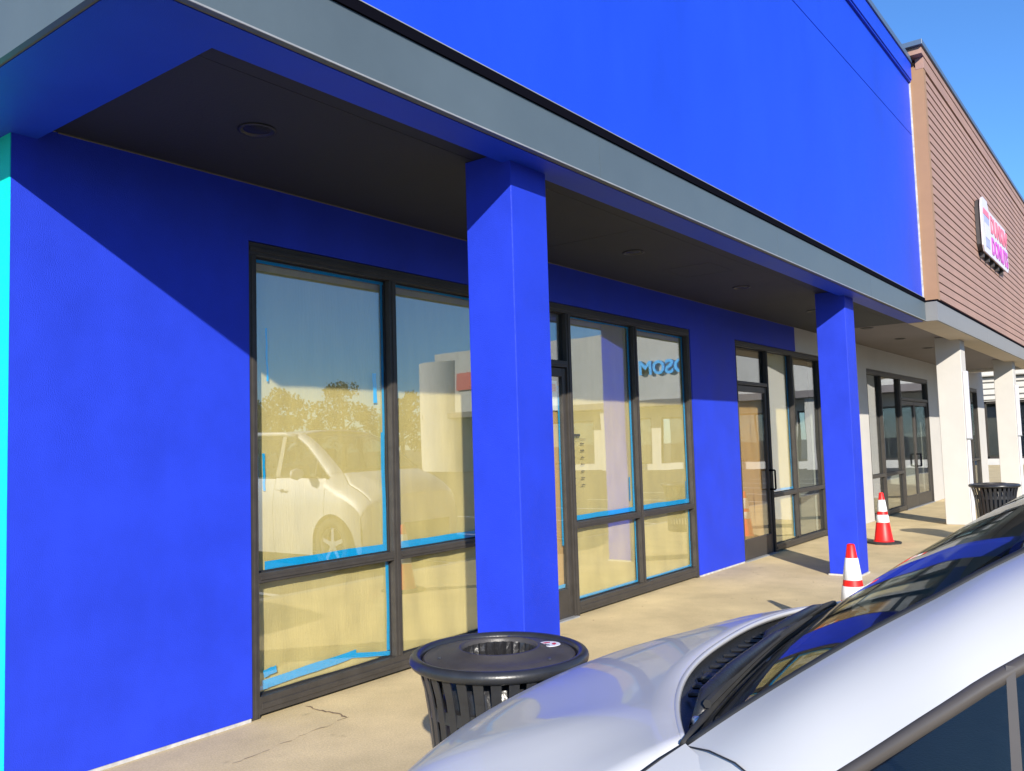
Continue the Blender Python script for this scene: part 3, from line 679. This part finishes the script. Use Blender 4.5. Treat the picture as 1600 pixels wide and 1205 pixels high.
        # wheels
        for wy in (-.10, -2.62):
            def wl(prof): return MB().lathe(prof, 40)
            X = Matrix.Translation((s * .78, wy, .20 + UP)) @ Matrix.Rotation(s * math.pi / 2, 4, 'Y')
            me = wl([(.21, -.09), (.30, -.10), (.325, -.08), (.33, 0), (.325, .08), (.30, .095), (.22, .085), (.21, -.09)]).mesh('tyre'); me.transform(X); ty = O('wheel', me, 'rubber', smooth=True)
            mb = wl([(.215, .07), (.21, .085), (.195, .06), (.19, .0)])
            for k in range(5):
                a = k * 2 * math.pi / 5; u = Vector((math.cos(a), math.sin(a), 0)); v = Vector((-u.y, u.x, 0))
                mb.grid([[u * .03 + v * .03 + Vector((0, 0, .07)), u * .03 - v * .03 + Vector((0, 0, .07))], [u * .20 + v * .022 + Vector((0, 0, .068)), u * .20 - v * .022 + Vector((0, 0, .068))]])
            mb.lathe([(0, .075), (.05, .073), (.055, .06)], 20)
            me = mb.mesh('rim'); me.transform(X); O('rim', me, 'rim', ty)
    # cowl, windscreen, wipers
    inn = INN
    def ws(wx, f, off=0.0):
        p = spline(inn, f); b = 1 - abs(wx) ** 2.2
        return V(p.x * wx, p.y + (.035 + .045 * f) * b + off * .5, p.z + .004 * b + off)
    O('windscreen', MB().grid([[ws(2 * i / 24 - 1, .0 + j / 18) for i in range(25)] for j in range(19)]), 'gcar', smooth=True)
    O('windscreen_band', MB().grid([[ws(2 * i / 24 - 1, j / 40, -.004) for i in range(25)] for j in range(6)]), 'dark', smooth=True)
    cw = MB(); rows = []
    for i in range(33):
        wx = 2 * i / 32 - 1; A = Vector(hood(.69 * wx, 0)) + Vector((0, .01, -.022)); B = Vector(ws(wx, 0.0)) + Vector((0, .0, -.006))
        rows.append([A, A.lerp(B, .3) + Vector((0, 0, -.022)), A.lerp(B, .65) + Vector((0, 0, -.018)), B])
    cowl = O('cowl_panel', cw.grid(rows), 'plastic', smooth=True)
    for k in range(16):
        wx = -.55 + k * .078; A = Vector(hood(.69 * wx, 0)) + Vector((0, -.012, -.028)); B = A.lerp(Vector(ws(wx, 0)), .55) + Vector((0, 0, -.004))
        O('cowl_rib', MB().tube([A, B], .004, 5), 'plastic', cowl)
    for wx in (-.42, .42): O('washer_jet', MB().box(.69 * wx - .018, .69 * wx + .018, .035, .062, 1.040 + UP, 1.058 + UP), 'plastic', cowl, bevel=.005)
    O('glass_seal', MB().tube([Vector(ws(2 * i / 24 - 1, 0.004)) + Vector((0, .004, .002)) for i in range(25)], .006, 6), 'rubber', cowl, smooth=True)
    for (px, x1, x2) in ((-.56, -.38, .22), (-.02, .12, .46)):
        P = Vector(V(px, .02 - .12 * abs(px) ** 2, 1.038)); E1 = Vector(ws(x1 / .69, .03, .016)); E2 = Vector(ws(x2 / .69, .04, .012))
        wp = O('wiper', MB().tube([P, P.lerp(E1, .35) + Vector((0, .005, .022)), E1 + Vector((0, 0, .012)), E1.lerp(E2, .5) + Vector((0, 0, .014)), E2.lerp(E1, .3) + Vector((0, 0, .01))], [.014, .015, .013, .010, .006], 8), 'plastic', smooth=True)
        O('pivot_nut', MB().lathe([(0, .020), (.006, .019), (.009, .015), (.009, .006), (.012, .004), (.012, -.008)], 14, P), 'rim', wp, smooth=True)
        a = Vector(ws((x1 - .16) / .69, .025, .012)); b = Vector(ws(min(.97, (x2 + .04) / .72), .05, .010))
        O('blade', MB().tube([a.lerp(b, k / 8) + Vector((0, .004, .012 * math.sin(k / 8 * math.pi))) for k in range(9)], .0075, 6), 'rubber', wp)
    # roof, rear, cabin
    rows = []
    for j in range(15):
        f = j / 14; y = lerp(-.93, -2.78, f); r = []
        for i in range(17):
            wx = 2 * i / 16 - 1; b = 1 - wx * wx
            r.append(V(.655 * wx * lerp(.88, 1, min(1, f * 4)), y + .03 * b * (1 - f), 1.565 + .045 * b + .012 * math.sin(f * math.pi) - .07 * f * f * f))
        rows.append(r)
    O('roof', MB().grid(rows), pm, smooth=True, solid=.02)
    O('rear_window', MB().grid([[V(.70 * (2 * i / 12 - 1), lerp(-2.78, -3.22, j / 4) - .05 * (1 - (2 * i / 12 - 1) ** 2), lerp(1.53, 1.06, j / 4)) for i in range(13)] for j in range(5)]), 'gcar', smooth=True)
    O('tailgate', MB().grid([[V(.80 * (2 * i / 16 - 1), -3.26 - .10 * math.sin(j / 8 * 2.2) - .08 * (1 - (2 * i / 16 - 1) ** 2), lerp(1.05, .07, j / 8)) for i in range(17)] for j in range(9)]), pm, smooth=True)
    for s in (-1, 1): O('tail_light', MB().tube([V(s * .76, -3.28, 1.0), V(s * .78, -3.38, .75)], .05, 8), 'tail', smooth=True)
    O('dashboard', MB().grid([[V(.72 * (2 * i / 12 - 1), y, z) for i in range(13)] for y, z in ((-.01, 1.025), (-.2, 1.03), (-.42, 1.02), (-.52, .98), (-.54, .75))]), 'plastic', smooth=True)
    O('cabin_floor', MB().box(-.80, .80, -3.2, -.5, .12 + UP, .2 + UP), 'seat')
    for s in (-.38, .38):
        se = O('seat', MB().box(s - .24, s + .24, -1.55, -1.0, .35 + UP, .58 + UP), 'seat', bevel=.05); O('backrest', MB().box(s - .24, s + .24, -1.68, -1.52, .5 + UP, 1.15 + UP), 'seat', se, bevel=.06); O('headrest', MB().box(s - .12, s + .12, -1.66, -1.55, 1.18 + UP, 1.36 + UP), 'seat', se, bevel=.04)
    O('rear_bench', MB().box(-.62, .62, -2.5, -2.3, .4 + UP, 1.15 + UP), 'seat', bevel=.06)
    me = MB().torus((0, 0, 0), .18, .015, 32, 8).mesh('sw'); me.transform(Matrix.Translation((-.38, -.66, .93 + UP)) @ Matrix.Rotation(math.radians(65), 4, 'X')); O('steering_wheel', me, 'plastic', smooth=True)
    me = MB().box(-.12, .12, -.012, .012, -.035, .035).mesh('rm'); me.transform(Matrix.Translation((0, -.72, 1.46 + UP))); O('rear_view_mirror', me, 'plastic')
    return c
make_car('silver_car', (1.827, .712, -.141), .1137, 'paint', 'silver car with raked windscreen and black wipers parked nose to the walkway', roll=.02)
make_car('white_car', (8.7, -.45, -.13), 0, 'paintw', 'white sport utility car reflected in the first papered window', (1.07, 1.05, 1.12))

# ---------------------------------------------------------------- the shops across the car park
ob = tag(empty('opposite_shop_building', (45, 0, 0)), 'long cream block building with dark windows across the car park', 'building')
H0, HT = 3.85, 7.6
YN = -33
holes = [(y, y + 3.4, .25, 2.9) for y in range(YN + 2, 24, 4)]
mb = wall_holes(YN, 26, -.13, H0 + .6, 45, 45.3, holes)
mb.v = [(y, x, z) for x, y, z in mb.v]
obj('wall', mb, 'stone', ob)
for h in holes:
    wf = MB()
    wf.box(45.08, 45.16, h[0], h[0] + .08, h[2], h[3]); wf.box(45.08, 45.16, h[1] - .08, h[1], h[2], h[3]); wf.box(45.08, 45.16, h[0] + 1.66, h[0] + 1.74, h[2], h[3]); wf.box(45.08, 45.16, h[0], h[1], h[3] - .1, h[3] - .001); wf.box(45.08, 45.16, h[0], h[1], h[2] + .001, h[2] + .1)
    o_ = obj('window', wf, 'frame', ob); box('pane', (45.11, 45.12, h[0], h[1], h[2], h[3]), 'gshop', o_); box('dim_room', (46.2, 46.3, h[0], h[1], 0, 3.2), 'interior', o_)
box('parapet', (43.2, 46, YN + 2, 3.0, H0, HT + .25), 'stone', ob); box('canopy_edge', (42.9, 45, YN + 1, 3.2, H0 - .35, H0 - .002), 'dsoff', ob)
box('upper_wall', (44.6, 46, 3.3, 26, H0 + .2, 6.0), 'stone', ob)
for k, z in enumerate((2.98, 3.22, 3.5, 3.8, 4.08, 4.4, 4.75)):
    box('block_course', (44.9 - .02 * (k % 2) - (.32 if z > 4.05 else 0), 45.0 - (.32 if z > 4.05 else 0), 3.3, 26, z, z + .16), 'stone', ob)
mb = MB()      # the rounded corner tower
for j, z in enumerate((H0 - .5, HT + .45)): pass
rows = [[(45.2 - 2.6 * math.sin(t * math.pi / 10) , YN + 1.2 - 2.6 * math.cos(t * math.pi / 10) + 1.0, z) for t in range(0, 11)] for z in (-.1, HT - .3)]
obj('corner_drum', MB().grid(rows), 'stone', ob, smooth=True)
for k, y in enumerate(range(YN + 3, 3, 6)): box('column', (43.3, 43.8, y, y + .5, -.13, H0 - .36), 'stone', ob)
def letters(body, size, y, z, m, nm, back=None):
    me = text_mesh(body, size, .08, .03)
    me.transform(Matrix.Translation((43.08, y, z)) @ Matrix.Rotation(-math.pi / 2, 4, 'Z') @ Matrix.Rotation(math.pi / 2, 4, 'X')); return obj(nm, me, m, ob)
letters('SOSOM', 1.08, -11.6, 5.3, 'bluesign', 'blue_lettering')
rl = box('red_sign_board', (43.05, 43.19, -28.9, -24.9, 5.3, 6.4), 'redsign', ob)
me = text_mesh('MIZI', 1.35, .03, .03); me.transform(Matrix.Translation((43.0, -25.0, 5.38)) @ Matrix.Rotation(-math.pi / 2, 4, 'Z') @ Matrix.Rotation(math.pi / 2, 4, 'X')); obj('white_lettering', me, 'sticker', rl)

# ---------------------------------------------------------------- trees beyond the car park (seen in the glass)
def tree(x, y, H, R, lm, label):
    t = tag(empty('tree', (x, y, -.13)), label, 'tree', 'trees beyond the car park')
    rnd = random.Random(int(x * 7 + y))
    mb = MB().tube([(0, 0, 0), (.1, 0, H * .25), (-.05, .1, H * .5), (0, 0, H * .8)], [.28, .22, .15, .05], 8)
    for k in range(7):
        a = k * .9; z = H * (.3 + .06 * k); mb.tube([(0, 0, z), (math.cos(a) * R * .4, math.sin(a) * R * .4, z + H * .1), (math.cos(a) * R * .75, math.sin(a) * R * .75, z + H * .16)], [.1, .06, .02], 6)
    obj('trunk', mb, 'bark', t, True)
    lf = MB(); cl = []
    for k in range(34):
        a = rnd.uniform(0, 6.28); zz = rnd.uniform(.25, 1); rr = R * math.sqrt(rnd.random()) * math.sin(math.pi * min(.95, max(.12, zz * .8 + .1))); cl.append((math.cos(a) * rr, math.sin(a) * rr, H * zz * .95, rnd.uniform(.5, 1.1) * R * .3))
    for cx, cy, cz, cr in cl:
        for k in range(110):
            d = Vector((rnd.gauss(0, 1), rnd.gauss(0, 1), rnd.gauss(0, .8))).normalized() * cr * rnd.uniform(.5, 1.05); p = Vector((cx, cy, cz)) + d
            u = Vector((rnd.gauss(0, 1), rnd.gauss(0, 1), rnd.gauss(0, 1))).normalized(); v = u.orthogonal().normalized(); q = rnd.uniform(.07, .14)
            lf.quad(p - u * q - v * q * .6, p + u * q - v * q * .6, p + u * q + v * q * .6, p - u * q + v * q * .6)
    me = bpy.data.meshes.new('crown'); me.from_pydata([tuple(v) for v in lf.v], [], lf.f)
    obj('crown', me, lm, t, True)
TR = [(27, -42, 8.4, 3.6), (33, -44, 7.0, 3.4), (38, -48, 5.6, 3.2), (41, -55, 5.4, 3.0), (47, -56, 6.2, 3.6), (52, -58, 7.6, 3.6), (58, -57, 8.4, 4.0), (61, -52, 7.6, 3.4)]
NM = ['tallest leafy tree at the left of the tree line in the window reflection', 'second tree from the left in the reflected tree line', 'low tree in the dip of the reflected tree line', 'smallest tree at the bottom of the dip in the reflected tree line', 'low olive tree right of the dip in the reflected tree line', 'middling tree right of centre in the reflected tree line', 'broad tree near the cream tower in the reflected tree line', 'tree partly behind the cream tower in the reflection']
for k, (a, b, c_, d) in enumerate(TR): tree(a, b, c_, d, 'leafA' if k % 2 else 'leafB', NM[k])
